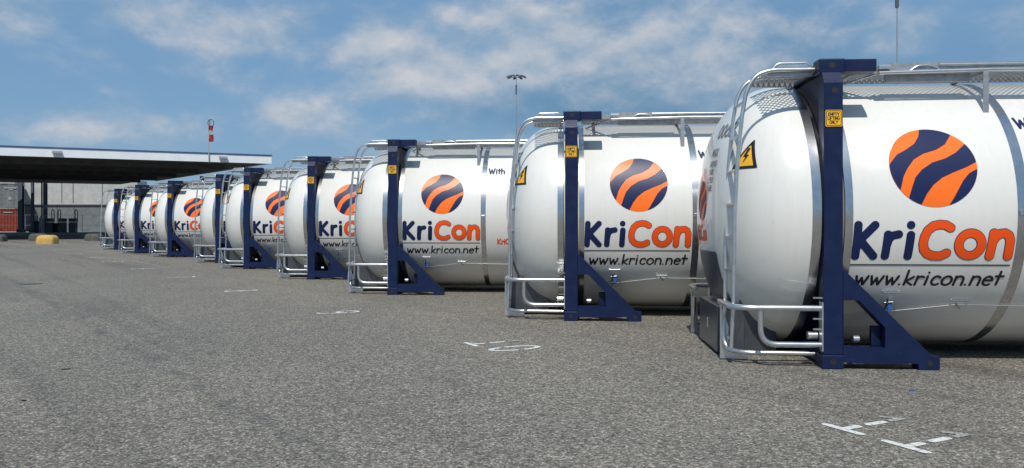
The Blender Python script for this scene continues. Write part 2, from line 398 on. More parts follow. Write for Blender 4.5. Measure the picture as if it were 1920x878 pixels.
def lay(text, x, y, h, track=0., slant=0.):
    out = []
    for ch in text:
        st, adv = G[ch]
        for s_ in st: out.append([(x + (a + slant * b) * h, y + b * h) for a, b in s_])
        x += (adv + track) * h
    return out, x
def text_field(mb, strokes, r, step, mapf, mi=0):
    ax = [p[0] for s_ in strokes for p in s_]; ay = [p[1] for s_ in strokes for p in s_]; pad = r + step * 1.5
    # one field per connected run keeps the grids small
    field_mesh(mb, lambda X, Y: strokes_d(X, Y, strokes) - r, min(ax) - pad, max(ax) + pad, min(ay) - pad, max(ay) + pad, step, mapf, mi)

# ------------------------------------------------------------------ ground
g = MB(); g.add([(-1500, -60, 0), (1500, -60, 0), (1500, 2500, 0), (-1500, 2500, 0)], [(0, 1, 2, 3)])
g.build('asphalt_ground', M['asphalt'], kind='structure')

# ------------------------------------------------------------------ the tank container
RT = 1.272; CZ = 1.343; HW = 1.275; FR = 5.85   # shell radius, axis height, half width, frame spacing
DOME0, DDEP, DN = -.14, .76, 2.35
def dome_u(r): return DOME0 - DDEP * max(0., 1 - (min(r, RT) / RT) ** DN) ** (1 / DN)
def on_shell(off=.003):
    return lambda a, b: (a, -(RT + off) * math.cos((b - .022) / RT), CZ + (RT + off) * math.sin((b - .022) / RT))
def on_dome(off=.004):          # a = across (y), b = height; seated on the dished end
    def f_(a, b):
        r = math.hypot(a, b - CZ); u = dome_u(r); e = .002
        du = (dome_u(min(r + e, RT)) - dome_u(max(r - e, 0))) / (2 * e); nrm = math.hypot(1, du)
        k = off / nrm; rr = r + off * du / nrm if r > 1e-6 else 0
        return (u - k, a * rr / max(r, 1e-6), CZ + (b - CZ) * rr / max(r, 1e-6))
    return f_
def make_tank():
    root = empty('tank_container')
    # shell: dished end, straight cladding broken by a recess at each frame, dished end
    prof = []; K = 26
    for i in range(K + 1):
        a = math.pi / 2 * i / K; r = RT * math.sin(a) ** (2 / DN) if i else 0.; prof.append((dome_u(r) if i < K else DOME0, max(r, 1e-4)))
    prof += [(-.105, RT), (-.10, RT - .004), (-.10, 1.15)]
    prof2 = [(.10, 1.15), (.10, RT - .004), (.105, RT), (1.5, RT), (2.9, RT), (4.3, RT), (FR - .105, RT), (FR - .10, RT - .004), (FR - .10, 1.15)]
    prof3 = [(FR - p[0], p[1]) for p in reversed(prof)]
    mb = MB(); mb.revolve(prof, CZ, 128); mb.revolve([(-.10, 1.15), (.10, 1.15)], CZ, 96); mb.revolve(prof2, CZ, 128); mb.revolve([(FR - .10, 1.15), (FR + .10, 1.15)], CZ, 96); mb.revolve(prof3, CZ, 128)
    shell = mb.build('tank_shell', M['white'], root)
    for u0, u1 in ((-.175, -.098), (.098, .165), (1.515, 1.60), (4.25, 4.335), (FR - .165, FR - .098), (FR + .098, FR + .175)):
        b = MB(); rr = RT + .004
        b.revolve([(u0, RT - .02), (u0, rr), (u1, rr), (u1, RT - .02)], CZ, 128, False)
        for i in range(len(b.sm)): b.sm[i] = True
        if u0 in (1.515, 4.25): b.box((u0 + u1) / 2 - .03, (u0 + u1) / 2 + .03, -(rr + .02), -(rr - .01), CZ - .03, CZ + .02, .004)
        o = b.build('steel_band', M['steel'], shell)
        es = o.modifiers.new('edges', 'EDGE_SPLIT'); es.split_angle = R_(40)
    # end frames -------------------------------------------------
    for fi, u0 in enumerate((0., FR)):
        sg = 1 if fi == 0 else -1
        for sy in (-1, 1):
            p = MB()
            y_out, y_in = sy * HW, sy * (HW - .15)
            ya, yb = min(y_out, y_in), max(y_out, y_in)
            # post, bevelled at the top, standing on its corner casting
            t0 = 2.50
            vs = []; pf = [(-.08, .122), (.08, .122), (.08, t0), (-.08, t0)]
            p.box(u0 - .08, u0 + .08, ya, yb, .122, t0 - .04, .008)
            # sloping shoulder
            o_ = sy * HW; i_ = sy * (HW - .15); c_ = sy * (HW - .062)
            p.add([(u0 - .078, o_ - sy * .002, t0 - .042), (u0 + .078, o_ - sy * .002, t0 - .042), (u0 + .078, i_, t0 - .042), (u0 - .078, i_, t0 - .042), (u0 - .078, c_, t0 + .05), (u0 + .078, c_, t0 + .05), (u0 + .078, i_, t0 + .05), (u0 - .078, i_, t0 + .05)],
                  [(0, 1, 5, 4), (1, 2, 6, 5), (2, 3, 7, 6), (3, 0, 4, 7), (4, 5, 6, 7)])
            post = p.build('post', M['navy'], root)
            h = MB(); h.tube([(u0 + .01, sy * (HW - .02), 2.40 + z), (u0 + .01, sy * (HW + .0015), 2.40 + z)][::sy * -1] if False else [(u0 + .01, sy * (HW - .02), 2.385), (u0 + .01, sy * (HW + .0015), 2.385)], .026, 14)
            h.box(u0 - .016, u0 + .036, min(sy * (HW - .02), sy * (HW + .002)), max(sy * (HW - .02), sy * (HW + .002)), 2.37, 2.40)
            h.build('lifting_hole', M['black'], post)
            # bottom corner castings with their holes
            for uc, w in ((u0 - sg * .004, .09),):
                c = MB(); c.box(uc - w, uc + w, min(sy * (HW + .004), sy * (HW - .17)), max(sy * (HW + .004), sy * (HW - .17)), 0.002, .121, .007); cc_ = c.build('corner_casting', M['navy'], root)
                k = MB(); k.tube([(uc - .0, sy * (HW - .03), .062), (uc - .0, sy * (HW + .006), .062)], .027, 14); k.build('casting_hole', M['black'], cc_)
            # diagonal foot plate
            q = lambda a, b: (u0 + sg * a, b)
            outer = [q(.081, .06), q(.15, .055), q(.19, .012), q(.60, .012), q(.645, .055), q(.70, .055), q(.71, .004), q(.88, .004), q(.88, .115), q(.82, .12), q(.10, .84), q(.081, .845)]
            hole = [q(.085, .185), q(.43, .185), q(.43, .36), q(.215, .59), q(.085, .59)]
            outer[3] = q(.60, .05); outer[2] = q(.19, .05)
            d_ = MB(); y0_, y1_ = sorted((sy * (HW - .002), sy * (HW - .15))); d_.prism(outer, y0_, y1_, [hole])
            fo = d_.build('diagonal_foot', M['navy'], root)
            k = MB(); k.tube([(u0 + sg * .80, sy * (HW - .03), .058), (u0 + sg * .80, sy * (HW + .0), .058)], .026, 14); k.build('casting_hole', M['black'], fo)
            k = MB(); k.box(min(u0 + sg * .35, u0 + sg * .43), max(u0 + sg * .35, u0 + sg * .43), *sorted((sy * (HW - .10), sy * (HW - .145))), .188, .36, .004); k.build('gusset_plate', M['navy_dark'], fo)
            k = MB(); k.box(min(u0 + sg * .12, u0 + sg * .42), max(u0 + sg * .12, u0 + sg * .42), *sorted((sy * (HW - .03), sy * (HW - .09))), .185, .205); 
            # top fitting: ISO casting plus lifting beam stub
            c = MB(); yo, yi = sorted((sy * (HW - .062), sy * (HW - .24)))
            a0, a1 = sorted((u0 - sg * .10, u0 + sg * .12)); c.box(a0, a1, yo, yi, 2.545, 2.67, .01)
            b0, b1 = sorted((u0 + sg * .121, u0 + sg * .385)); c.box(b0, b1, yo + .006, yi - .006, 2.556, 2.664, .006)
            tcs = c.build('top_casting', M['navy'], root)
            k = MB(); ycp = sy * (HW - .061); k.tube([(u0 + sg * .01, sy * (HW - .09), 2.612), (u0 + sg * .01, ycp, 2.612)], .027, 14)
            k.build('casting_hole', M['black'], tcs); k = MB()
            k.tube([(u0 - sg * .07, sy * (HW - .15), 2.612), (u0 - sg * .102, sy * (HW - .15), 2.612)], .026, 14)
            k.build('casting_hole', M['black'], tcs)
            # warning plate
            w = MB()
            def rr_(hw, hh, rad): return lambda X, Y: np.hypot(np.maximum(np.abs(X) - hw + rad, 0), np.maximum(np.abs(Y) - hh + rad, 0)) + np.minimum(np.maximum(np.abs(X) - hw + rad, np.abs(Y) - hh + rad), 0) - rad
            def onpost(off): return lambda a, b: (u0 - sy * a * -1 if False else u0 + a * (1 if sy < 0 else -1), sy * (HW + off), 2.145 + b)
            field_mesh(w, rr_(.076, .077, .016), -.085, .085, -.085, .085, .008, onpost(.0035), 0)
            field_mesh(w, rr_(.070, .071, .012), -.085, .085, -.085, .085, .006, onpost(.005), 1)
            ring = rr_(.062, .063, .01)
            field_mesh(w, lambda X, Y: np.abs(ring(X, Y)) - .0025, -.07, .07, -.07, .07, .0022, onpost(.006), 0)
            for t_, yy in (('EMPTY', .021), ('LIFTING', -.013), ('ONLY', -.047)):
                s1, x1 = lay(t_, 0, 0, .026, -.06); wd = max(p[0] for s_ in s1 for p in s_); s1 = [[(p[0] - wd / 2, p[1] + yy) for p in s_] for s_ in s1]
                text_field(w, s1, .0026, .0019, onpost(.006), 0)
            w.build('warning_plate', [M['inkblack'], M['yellow']], post)
        # collar ring round the vessel in the recess
        c = MB(); c.revolve([(u0 - .05, 1.151), (u0 - .05, 1.235), (u0 + .05, 1.235), (u0 + .05, 1.151)], CZ, 96, False)
        for i in range(len(c.sm)): c.sm[i] = True
        o = c.build('collar_ring', M['navy_dark'], root); es = o.modifiers.new('edges', 'EDGE_SPLIT'); es.split_angle = R_(40)
        # corner web plates between ring and posts
        for sy in (-1, 1):
            pts = []
            for k in range(13):
                a = R_(12 + 62 * k / 12); pts.append((-sy * -1 * 1.236 * math.cos(a), CZ + 1.236 * math.sin(a)))
            web = MB()
            for du in (-.045, .035):
                vs = []; fs = []
                out = []
                for k in range(13):
                    a = R_(12 + 62 * k / 12); cx, cz = math.cos(a), math.sin(a); rad = min((HW - .152) / max(cx, 1e-6), (2.545 - CZ) / max(cz, 1e-6)); rad = max(rad, 1.2365)
                    out.append((sy * rad * cx, CZ + rad * cz))
                inn = [(sy * 1.236 * math.cos(R_(12 + 62 * k / 12)), CZ + 1.236 * math.sin(R_(12 + 62 * k / 12))) for k in range(13)]
                for dd in (du, du + .012):
                    for a, b in zip(inn, out): vs += [(u0 + dd, a[0], a[1]), (u0 + dd, b[0], b[1])]
                for k in range(12):
                    i = 2 * k; fs += [(i, i + 1, i + 3, i + 2), (26 + i, 26 + i + 2, 26 + i + 3, 26 + i + 1), (i + 1, 26 + i + 1, 26 + i + 3, i + 3)]
                web.add(vs, fs)
            web.build('corner_web', M['navy_dark'], root)
        # top and bottom cross beams
        b = MB(); b.box(u0 - .075, u0 + .075, -(HW - .243), HW - .243, 2.575, 2.655, .008); b.build('top_beam', M['navy'], root)
        b = MB(); b.box(u0 - .07, u0 + .07, -(HW - .172), HW - .172, .03, .15, .008); b.build('bottom_beam', M['navy'], root)
        # bumper rails, side hoops and flat uprights
        for sy in (-1, 1):
            Y = lambda t: sy * (HW - t)
            U = lambda c: u0 - sg * c
            one('bumper_rail', M['tube'], root, 'tube', [(U(.081), Y(.05), .515), (U(.845), Y(.05), .515), (U(.845), Y(.60), .515)], .026, 12, .22)
            one('bumper_hoop', M['tube'], root, 'tube', [(U(.60), Y(.05), .49), (U(.60), Y(.05), .20), (U(.081), Y(.05), .20)], .025, 12, .16)
            one('lower_rail', M['tube'], root, 'tube', [(U(.84), Y(.45), .42), (U(.84), Y(.40), .105), (U(.72), Y(.22), .10), (U(.10), Y(.20), .10)], .022, 12, .14)
            one('bumper_upright', M['tube'], root, 'prism', [(U(.875), .012), (U(.62), .012), (U(.62), .07), (U(.80), .07), (U(.80), .30), (U(.868), .50), (U(.875), .50)], *sorted((Y(.42), Y(.432))))
            one('mounting_plate', M['tube'], root, 'box', *sorted((U(.081), U(.093))), *sorted((Y(.01), Y(.09))), .15, .57)
        cb = MB(); U = lambda c: u0 - sg * c
        cb.box(*sorted((U(.86), U(.60))), -.62, .36, .03, .47, .01)
        cab = cb.build('valve_cabinet', M['cabinet'], root)
        k = MB(); k.box(*sorted((U(.866), U(.858))), -.145, -.11, .2, .3, .003); k.build('latch', M['tube'], cab)
        for sy in (-1, 1):
            sk = MB()
            sk.add([(U(.30), sy * .55, .05), (U(.80), sy * .62, .05), (U(.62), sy * .62, .62), (U(.30), sy * .55, .30), (U(.30), sy * .565, .05), (U(.80), sy * .635, .05), (U(.62), sy * .635, .62), (U(.30), sy * .565, .30)],
                   [(0, 1, 2, 3), (7, 6, 5, 4), (0, 4, 5, 1), (1, 5, 6, 2), (2, 6, 7, 3), (3, 7, 4, 0)])
            sk.build('cradle_plate', M['cabinet'], root)
        if fi == 0:
            one('outlet_cap', M['tube'], root, 'tube', [(-.10, -HW + .13, .27), (-.18, -HW + .13, .27)], .036, 14)
            one('outlet_cap', M['tube'], root, 'tube', [(.20, -HW + .12, .245), (.25, -HW + .12, .245)], .032, 14)
            for z in (.60, .42, .33): one('hook_lug', M['galv'], root, 'box', -.16, -.081, -HW + .03, -HW + .045, z, z + .012)
    # ladder at the near end -----------------------------------
    ld = MB(); path = [(-.82, .14), (-.80, .50), (-.79, 1.30), (-.765, 1.80), (-.725, 2.20), (-.69, 2.42), (-.61, 2.555), (-.48, 2.60), (-.06, 2.60)]
    ys = (-1.075, -.70)
    for y in ys: ld.tube([(u, y, z) for u, z in path], .019, 12, .10)
    def path_at(z):
        for (u1, z1), (u2, z2) in zip(path, path[1:]):
            if z1 <= z <= z2: return u1 + (u2 - u1) * (z - z1) / (z2 - z1)
    z = .22
    while z < 2.45:
        u = path_at(z); ld.box(u - .014, u + .014, ys[0], ys[1], z - .009, z + .009); z += .30
    lad = ld.build('ladder', M['tube'], root)
    for y in ys: one('grab_handle', M['tube'], lad, 'tube', [(-.46, y, 2.605), (-.42, y, 2.655), (-.16, y, 2.66), (-.12, y, 2.605)], .012, 10, .05)
    # walkways: open diamond grating with tubular edge rail
    def grating(mb, u0, u1, y0, y1, z, pitch=.050):
        w = .0042; t = .009
        ln = y1 - y0
        for sgn, dz in ((1, 0), (-1, -.0095)):
            k = u0 - ln
            while k < u1 + ln:
                a = [k, y0]; b = [k + sgn * ln * .8, y1]
                # clip in u
                def clip(a, b):
                    (ax, ay), (bx, by) = a, b
                    if ax == bx: return None
                    t0, t1 = sorted(((u0 - ax) / (bx - ax), (u1 - ax) / (bx - ax))); t0 = max(t0, 0); t1 = min(t1, 1)
                    if t0 >= t1: return None
                    return (ax + (bx - ax) * t0, ay + (by - ay) * t0), (ax + (bx - ax) * t1, ay + (by - ay) * t1)
                c_ = clip(a, b); k += pitch
                if not c_: continue
                (ax, ay), (bx, by) = c_; d = Vector((bx - ax, by - ay)).normalized(); n = Vector((-d.y, d.x)) * w
                vs = [(ax + n.x, ay + n.y, z + dz), (ax - n.x, ay - n.y, z + dz), (bx - n.x, by - n.y, z + dz), (bx + n.x, by + n.y, z + dz)]
                vs += [(p[0], p[1], p[2] - t) for p in vs]
                mb.add(vs, [(0, 3, 2, 1), (4, 5, 6, 7), (0, 1, 5, 4), (1, 2, 6, 5), (2, 3, 7, 6), (3, 0, 4, 7)])
        for yy in (y0, y1): mb.box(u0, u1, yy - .016, yy + .016, z - .052, z - .002)
        u = u0
        while u < u1 - .01:
            for yy in (y0 - .012, y1 + .012): mb.add([(u, yy, z - .003), (u + .02, yy, z - .003), (u + .02, yy, z + .010), (u, yy, z + .010)], [(0, 1, 2, 3)])
            u += .04
    wk = MB(); grating(wk, .14, FR - .14, -.86, -.28, 2.655); wk_o = wk.build('walkway', M['galv'], root)
    wk = MB(); grating(wk, -.50, -.11, -1.04, -.45, 2.60); wk.build('walkway', M['galv'], root)
    one('edge_rail', M['tube'], root, 'tube', [(.52, -.90, 2.595), (1.50, -.90, 2.615), (FR - .45, -.90, 2.615)], .017, 10)
    one('edge_rail', M['tube'], root, 'tube', [(1.05, -.885, 2.665), (FR - .5, -.885, 2.67)], .014, 10)
    one('stay', M['tube'], root, 'tube', [(.20, -.50, 2.52), (.50, -.88, 2.59)], .013, 8)
    for u in (.80, 3.0, 4.7): one('grab_handle', M['tube'], root, 'tube', [(u, -.888, 2.615), (u + .06, -.888, 2.66), (u + .20, -.888, 2.66), (u + .26, -.888, 2.615)], .008, 8, .04)
    one('drip_tray', M['galv'], root, 'box', .62, 1.36, -.80, -.74, 2.53, 2.60, .004)
    one('toe_board', M['galv'], root, 'box', .60, FR - .5, -.868, -.862, 2.615, 2.69)
    one('end_bracket', M['galv'], root, 'box', .515, .62, -.92, -.82, 2.625, 2.662, .003)
    for u in (.30, 1.44, 2.9, 4.4, 5.55):
        b = MB(); zt = CZ + math.sqrt(RT ** 2 - .93 ** 2)
        if u == .30: zb = CZ + math.sqrt(RT ** 2 - .55 ** 2); b.box(u - .02, u + .02, -.56, -.55, zb - .01, 2.60)
        else:
            b.box(u - .024, u + .024, -.912, -.904, zt - .03, 2.60)
        b.box(u - .02, u + .02, -.85, -.29, 2.58, 2.602)
        b.build('walkway_bracket', M['galv'], root)
    # manlid and valves on the crown (seen through the walkway)
    ml = MB()
    for k in range(1): 
        ml.add([(2.9 + .28 * math.cos(a) , .05 + .28 * math.sin(a), z) for z in (2.55, 2.70) for a in [2 * math.pi * i / 32 for i in range(32)]], [(i, (i + 1) % 32, 32 + (i + 1) % 32, 32 + i) for i in range(32)] + [tuple(range(32, 64))])
    ml.build('manlid', M['steel'], root)
    # seal wire and its small brackets
    def S_(u, arcl, off): return Vector(on_shell(off)(u, arcl))
    wr = MB(); pts = [S_(.10, -.96, -.10), S_(.22, -.99, .03)]
    n_ = 24
    for i in range(n_ + 1):
        t = i / n_; pts.append(S_(.22 + .93 * t, -1.0 + .155 * t, .012))
    for i in range(1, 41): pts.append(S_(1.15 + 3.4 * i / 40, -.845 - .03 * math.sin(i / 40 * math.pi), .012))
    wr.tube(pts[1:], .0028, 6); wr.build('seal_wire', M['wire'], root)
    def bracket(u, a, valve):
        b = MB()
        for s_ in (-1, 1):
            b.tube([S_(u + s_ * .075, a, -.002), S_(u + s_ * .06, a, .02)], .006, 8)
        b.tube([S_(u - .07, a + .004, .02), S_(u + .07, a + .004, .02)], .006, 8)
        if valve:
            b.tube([S_(u - .02, a - .05, .03), S_(u - .02, a - .17, .04), S_(u - .02, a - .27, .03)], .011, 8)
            b.tube([S_(u - .045, a - .10, .035), S_(u + .03, a - .09, .035)], .008, 8)
            b.tube([S_(u - .03, a - .20, .04), S_(u + .01, a - .20, .04)], .016, 8)
        else: b.tube([S_(u - .02, a - .035, .01), S_(u + .02, a - .085, .02)], .009, 8)
        o = b.build('seal_fitting', M['steel'], root)
        if valve:
            t = MB(); p = S_(u + .005, a - .13, .05); t.box(p.x - .016, p.x + .02, p.y - .006, p.y + .006, p.z - .05, p.z + .035, .003); t.build('tag', M['blueplastic'], o)
    bracket(.555, -.71, True); bracket(1.16, -.80, False)
    # lettering --------------------------------------------------
    def KX(x): return .165 + (x - 52) * .001553
    def KY(y): return -.052 - (y - 45) * .0017
    kp = lambda pts: [(KX(x), KY(y)) for x, y in pts]
    kri = [kp([(80, 66), (74, 226)]), kp([(170, 66), (92, 142), (171, 226)]), kp([(241, 114), (234, 225)]), kp([(240, 165), (246, 140), (262, 120), (298, 113)]), kp([(363, 116), (356, 226)]), kp([(361, 66)]), ]
    con_C = [kp([(571, 80), (545, 66), (515, 63), (480, 70), (452, 92), (436, 125), (431, 160), (438, 190), (458, 212), (490, 224), (530, 224), (560, 209)])]
    con_o = [[(KX(681 + 60 * math.cos(a)), KY(164 + 58 * math.sin(a))) for a in [2 * math.pi * i / 28 for i in range(29)]]]
    con_n = [kp([(801, 106), (790, 224)]), kp([(798, 150), (812, 125), (835, 108), (860, 106), (880, 118), (889, 142), (887, 224)])]
    lt = MB()
    for grp in (kri[:2], kri[2:4], kri[4:]): text_field(lt, grp, .0355, .007, on_shell(.003), 0)
    for grp in (con_C, con_o, con_n):
        text_field(lt, grp, .0405, .007, on_shell(.003), 0); text_field(lt, grp, .0350, .007, on_shell(.0055), 1)
    lt.build('lettering', [M['ink'], M['redorange']], shell)
    wl = MB(); field_mesh(wl, lambda X, Y: np.maximum(np.abs(X - .83) - .665, np.abs(Y + .440) - .0055), .15, 1.51, -.45, -.43, .0055, on_shell(.003))
    s1, xe = lay('www.kricon.net', .225, -.637, .142, .045, .12)
    sc = 1.24 / (max(p[0] for s_ in s1 for p in s_) - .225); s1 = [[(.225 + (p[0] - .225) * sc, p[1]) for p in s_] for s_ in s1]
    for i in range(0, len(s1)): pass
    text_field(wl, s1, .0108, .005, on_shell(.003)); wl.build('web_address', M['inkblack'], shell)
    s1, xe = lay('With', 1.635, .80, .118, .03); wt = MB(); text_field(wt, s1, .0115, .005, on_shell(.003)); wt.build('slogan', M['ink'], shell)
    s1, xe = lay('KriCon', 1.80, -.458, .093, .02); wt = MB(); text_field(wt, s1, .010, .005, on_shell(.003)); wt.build('slogan', M['redorange'], shell)
    # striped globe
    def gn(p): return [((x - 470) / 228, -(y - 655) / 198) for x, y in p]
    A1 = [(447, 430), (440, 458), (425, 500), (395, 540), (340, 575), (290, 600), (248, 645), (225, 690)]
    A2 = [(280, 800), (295, 755), (310, 710), (335, 670), (375, 625), (430, 595), (500, 575), (555, 545), (592, 498), (610, 460)]
    B1 = [(680, 520), (650, 550), (600, 590), (540, 620), (470, 640), (410, 675), (370, 715), (350, 760), (332, 805), (320, 850)]
    B2 = [(380, 880), (398, 835), (425, 790), (460, 750), (510, 715), (570, 690), (640, 665), (697, 638), (740, 610)]
    C1 = [(760, 650), (697, 672), (650, 695), (615, 730), (585, 775), (555, 820), (528, 855), (500, 900)]
    polys = [gn(A1 + [(180, 760)] + A2), gn(B1 + B2 + [(760, 540)]), gn(C1 + [(760, 900)])]
    RG = .364; gu, ga = .850, .428
    def glb(X, Y): return np.hypot(X - gu, Y - ga) - RG
    def navy(X, Y):
        x = (X - gu) / RG; y = (Y - ga) / RG; d = np.minimum.reduce([poly_sd(x, y, p) for p in polys]) * RG
        return np.maximum(d, glb(X, Y) + .002)
    gl = MB(); field_mesh(gl, glb, gu - .38, gu + .38, ga - .38, ga + .38, .012, on_shell(.003), 0); field_mesh(gl, navy, gu - .38, gu + .38, ga - .38, ga + .38, .006, on_shell(.0055), 1)
    gl.build('globe_logo', [M['orange'], M['ink']], shell)
    # markings on the dished end
    TY, TZ, TS = -.90, 1.86, .125
    tri = [(TY - TS, TZ - .115), (TY + TS, TZ - .115), (TY, TZ + .135)]
    tg = MB(); c_ = ((tri[0][0] + tri[1][0] + tri[2][0]) / 3, (tri[0][1] + tri[1][1] + tri[2][1]) / 3)
    field_mesh(tg, lambda X, Y: poly_sd(X, Y, tri) - .006, TY - .2, TY + .2, TZ - .16, TZ + .2, .009, on_dome(.004), 0)
    field_mesh(tg, lambda X, Y: poly_sd(X, Y, tri) + .018, TY - .2, TY + .2, TZ - .16, TZ + .2, .009, on_dome(.0065), 1)
    bolt = [(TY - .012, TZ + .065), (TY + .014, TZ + .065), (TY + .0, TZ + .005), (TY + .026, TZ + .005), (TY - .018, TZ - .085), (TY - .002, TZ - .014), (TY - .028, TZ - .014)]
    bolt = [(2 * TY - a, b) for a, b in bolt][::-1]
    field_mesh(tg, lambda X, Y: poly_sd(X, Y, bolt), TY - .08, TY + .08, TZ - .12, TZ + .12, .005, on_dome(.009), 0)
    tg.build('voltage_sign', [M['inkblack'], M['yellow']], shell)
    rows = [('0062', 2.08, .12), ('MAX', 1.90, .07), ('GROSS', 1.80, .05), ('TARE', 1.72, .05), ('LITER', 1.64, .05), ('TARE', 1.56, .05)]
    for t_, z_, h_ in rows:
        s1, xe = lay(t_, 0, z_, h_); s1 = [[(-.56 + (- p[0]) , p[1]) for p in s_] for s_ in s1]
        s1 = [[(p[0] + .30, p[1]) for p in s_] for s_ in s1]
        tx = MB(); text_field(tx, s1, h_ * .09, .006, on_dome(.004)); tx.build('stencil_text', M['textgrey'], shell)
    ge = MB(); RG2 = .20; gy, gz = -.05, 1.47
    field_mesh(ge, lambda X, Y: np.hypot(X - gy, Y - gz) - RG2, gy - .22, gy + .22, gz - .22, gz + .22, .012, on_dome(.004), 0)
    field_mesh(ge, lambda X, Y: np.maximum(np.minimum.reduce([poly_sd(-(X - gy) / RG2, (Y - gz) / RG2, p) for p in polys]) * RG2, np.hypot(X - gy, Y - gz) - RG2 + .002), gy - .22, gy + .22, gz - .22, gz + .22, .007, on_dome(.0065), 1)
    ge.build('globe_logo', [M['orange'], M['ink']], shell)
    le = MB()
    s1, xe = lay('KriCon', 0, 1.08, .14, 0); s1 = [[(.24 - p[0], p[1]) for p in s_] for s_ in s1]
    wC = G['K'][1] + G['r'][1] + G['i'][1]; cut = .24 - wC * .14 + .01
    text_field(le, [s_ for s_ in s1 if max(p[0] for p in s_) > cut], .014, .006, on_dome(.004), 0)
    text_field(le, [s_ for s_ in s1 if max(p[0] for p in s_) <= cut], .014, .006, on_dome(.004), 1)
    le.build('lettering', [M['ink'], M['redorange']], shell)
    dp = MB(); field_mesh(dp, lambda X, Y: np.maximum(np.abs(X + .12) - .36, np.abs(Y - .73) - .24), -.5, .3, .47, .99, .04, on_dome(.006), 0)
    dp.build('document_panel', M['cabinet'], shell)
    return root

# near end frame of each container: (bottom px x, frame height px) measured in the photo
TANKS = [(1563, 586), (1072, 396), (735.5, 293), (583.5, 232), (462, 191), (408.5, 167), (318, 144), (256, 129), (217, 115)]
YAW = R_(-3.8)
LAB = ['largest white tank container, nearest the camera and cut off by the right edge',
       'second largest tank container, directly behind the nearest one, by painted bay number 10',
       'third tank container from the right, its whole globe, name and web address in clear view',
       'fourth tank container from the right, ladder crossing its name after the first letters',
       'fifth tank container from the right, its globe half covered by the next ladder',
       'sixth tank container from the right, its lettering hidden behind the neighbouring dome',
       'third tank container from the far left end, globe visible behind a ladder',
       'second tank container from the far left end, half a globe showing',
       'smallest tank container at the far left end of the row, beside the dark concrete block']
proto = make_tank()
for i, (px, h) in enumerate(TANKS):
    o = proto if i == 0 else copy_tree(proto)
    d = 2.67 * F / h; x = (px - 960) / F * d
    yaw = YAW
    c, s = math.cos(yaw), math.sin(yaw)
    o.location = (x - s * HW, d + c * HW, 0)    # centre of the end frame; near face at depth d
    o.rotation_euler = (0, 0, yaw + R_(random.uniform(-.35, .35)) * (i > 0))
    tag(o, LAB[i], 'tank container', 'white tank containers parked in a staggered row')

# ------------------------------------------------------------------ painted bay numbers
DG = {  # stencilled figures in a 0..1 box (x right, y up for the reader); bridges left open
 '1': [[(.0, 0), (.9, 0)], [(.45, .0), (.45, .24)], [(.45, .42), (.45, .66)]],
 '0': [arc(.45, .5, .38, .46, 100, 188, 8), arc(.45, .5, .38, .46, 212, 352, 12), arc(.45, .5, .38, .46, 16, 88, 8)],
 '9': [arc(.45, .72, .34, .26, 10, 170, 9), arc(.45, .72, .34, .26, 200, 340, 9), [(.79, .62), (.72, .3)], [(.68, .18), (.5, 0), (.3, 0)]],
 '8': [arc(.45, .74, .30, .24, 20, 170, 9), arc(.45, .74, .30, .24, 200, 350, 9), arc(.45, .25, .36, .25, 20, 170, 9), arc(.45, .25, .36, .25, 200, 350, 9)],
 '7': [[(.05, 1), (.42, 1)], [(.52, 1), (.85, 1), (.62, .55)], [(.55, .42), (.4, 0)]],
 '6': [arc(.45, .27, .34, .26, 10, 170, 9), arc(.45, .27, .34, .26, 200, 340, 9), [(.12, .38), (.22, .75)], [(.3, .86), (.6, 1)]],
 '5': [[(.8, 1), (.2, 1)], [(.18, .9), (.15, .6)], [(.2, .57), (.55, .6)], arc(.42, .3, .38, .3, 50, -60, 8), [(.45, 0), (.15, .03)]],
 '4': [[(.6, 0), (.6, .2)], [(.6, .38), (.6, 1), (.1, .36)], [(.1, .28), (.9, .28)]],
 '3': [arc(.4, .74, .34, .26, 140, -50, 9), arc(.4, .27, .38, .27, 60, -140, 9)],
 '2': [arc(.42, .72, .34, .28, 160, 10, 7), [(.74, .6), (.45, .3)], [(.36, .2), (.1, 0), (.8, 0)]],
}
upv = Vector((.885, .465)); rtv = Vector((.465, -.885))
def bay_number(t, x, y, label, worn=False, W_=.28, H_=.56):
    root = MB()
    def mapf(a, b):
        return (a * rtv.x + b * upv.x, a * rtv.y + b * upv.y, .004)
    for k, ch in enumerate(t):
        st = [[((p[0] + (k - len(t) + 1) * 1.52) * W_, p[1] * H_) for p in s_] for s_ in DG[ch]]
        text_field(root, st, .027, .012, mapf)
        if ch == '1':
            fl = [[(((k - len(t) + 1) * 1.52 + .45) * W_,   .80 * H_), (((k - len(t) + 1) * 1.52 + .45) * W_, .98 * H_), (((k - len(t) + 1) * 1.52 + .12) * W_, .86 * H_)]]
            text_field(root, fl, .024, .012, mapf, 1)
    o = root.build('bay_number', [M['roadpaint'], M['wornpaint']]); o.location = (x, y, 0)
    tag(o, label, 'road marking', 'white stencilled bay numbers painted on the asphalt')
bay_number('11', 2.15, 4.60, 'white stencilled number 11 painted on asphalt in front of the nearest tank container')
bay_number('10', -.28, 7.93, 'white stencilled number 10 painted on asphalt left of the second tank container')
bay_number('9', -2.70, 11.05, 'white stencilled number 9 painted on asphalt, the first single figure')
bay_number('8', -5.20, 14.45, 'white stencilled number 8 painted on asphalt left of the third tank container')
bay_number('7', -7.75, 17.95, 'white stencilled number 7 painted on asphalt, third single figure from the camera')
bay_number('6', -10.05, 21.1, 'white stencilled number 6 painted on asphalt left of the fifth tank container')
bay_number('5', -12.7, 24.8, 'white stencilled number 5 painted on asphalt left of the half hidden tank container')
bay_number('4', -14.75, 27.7, 'white stencilled number 4 painted on asphalt, the farthest but two')
bay_number('3', -17.2, 30.8, 'white stencilled number 3 painted on asphalt, the farthest but one')
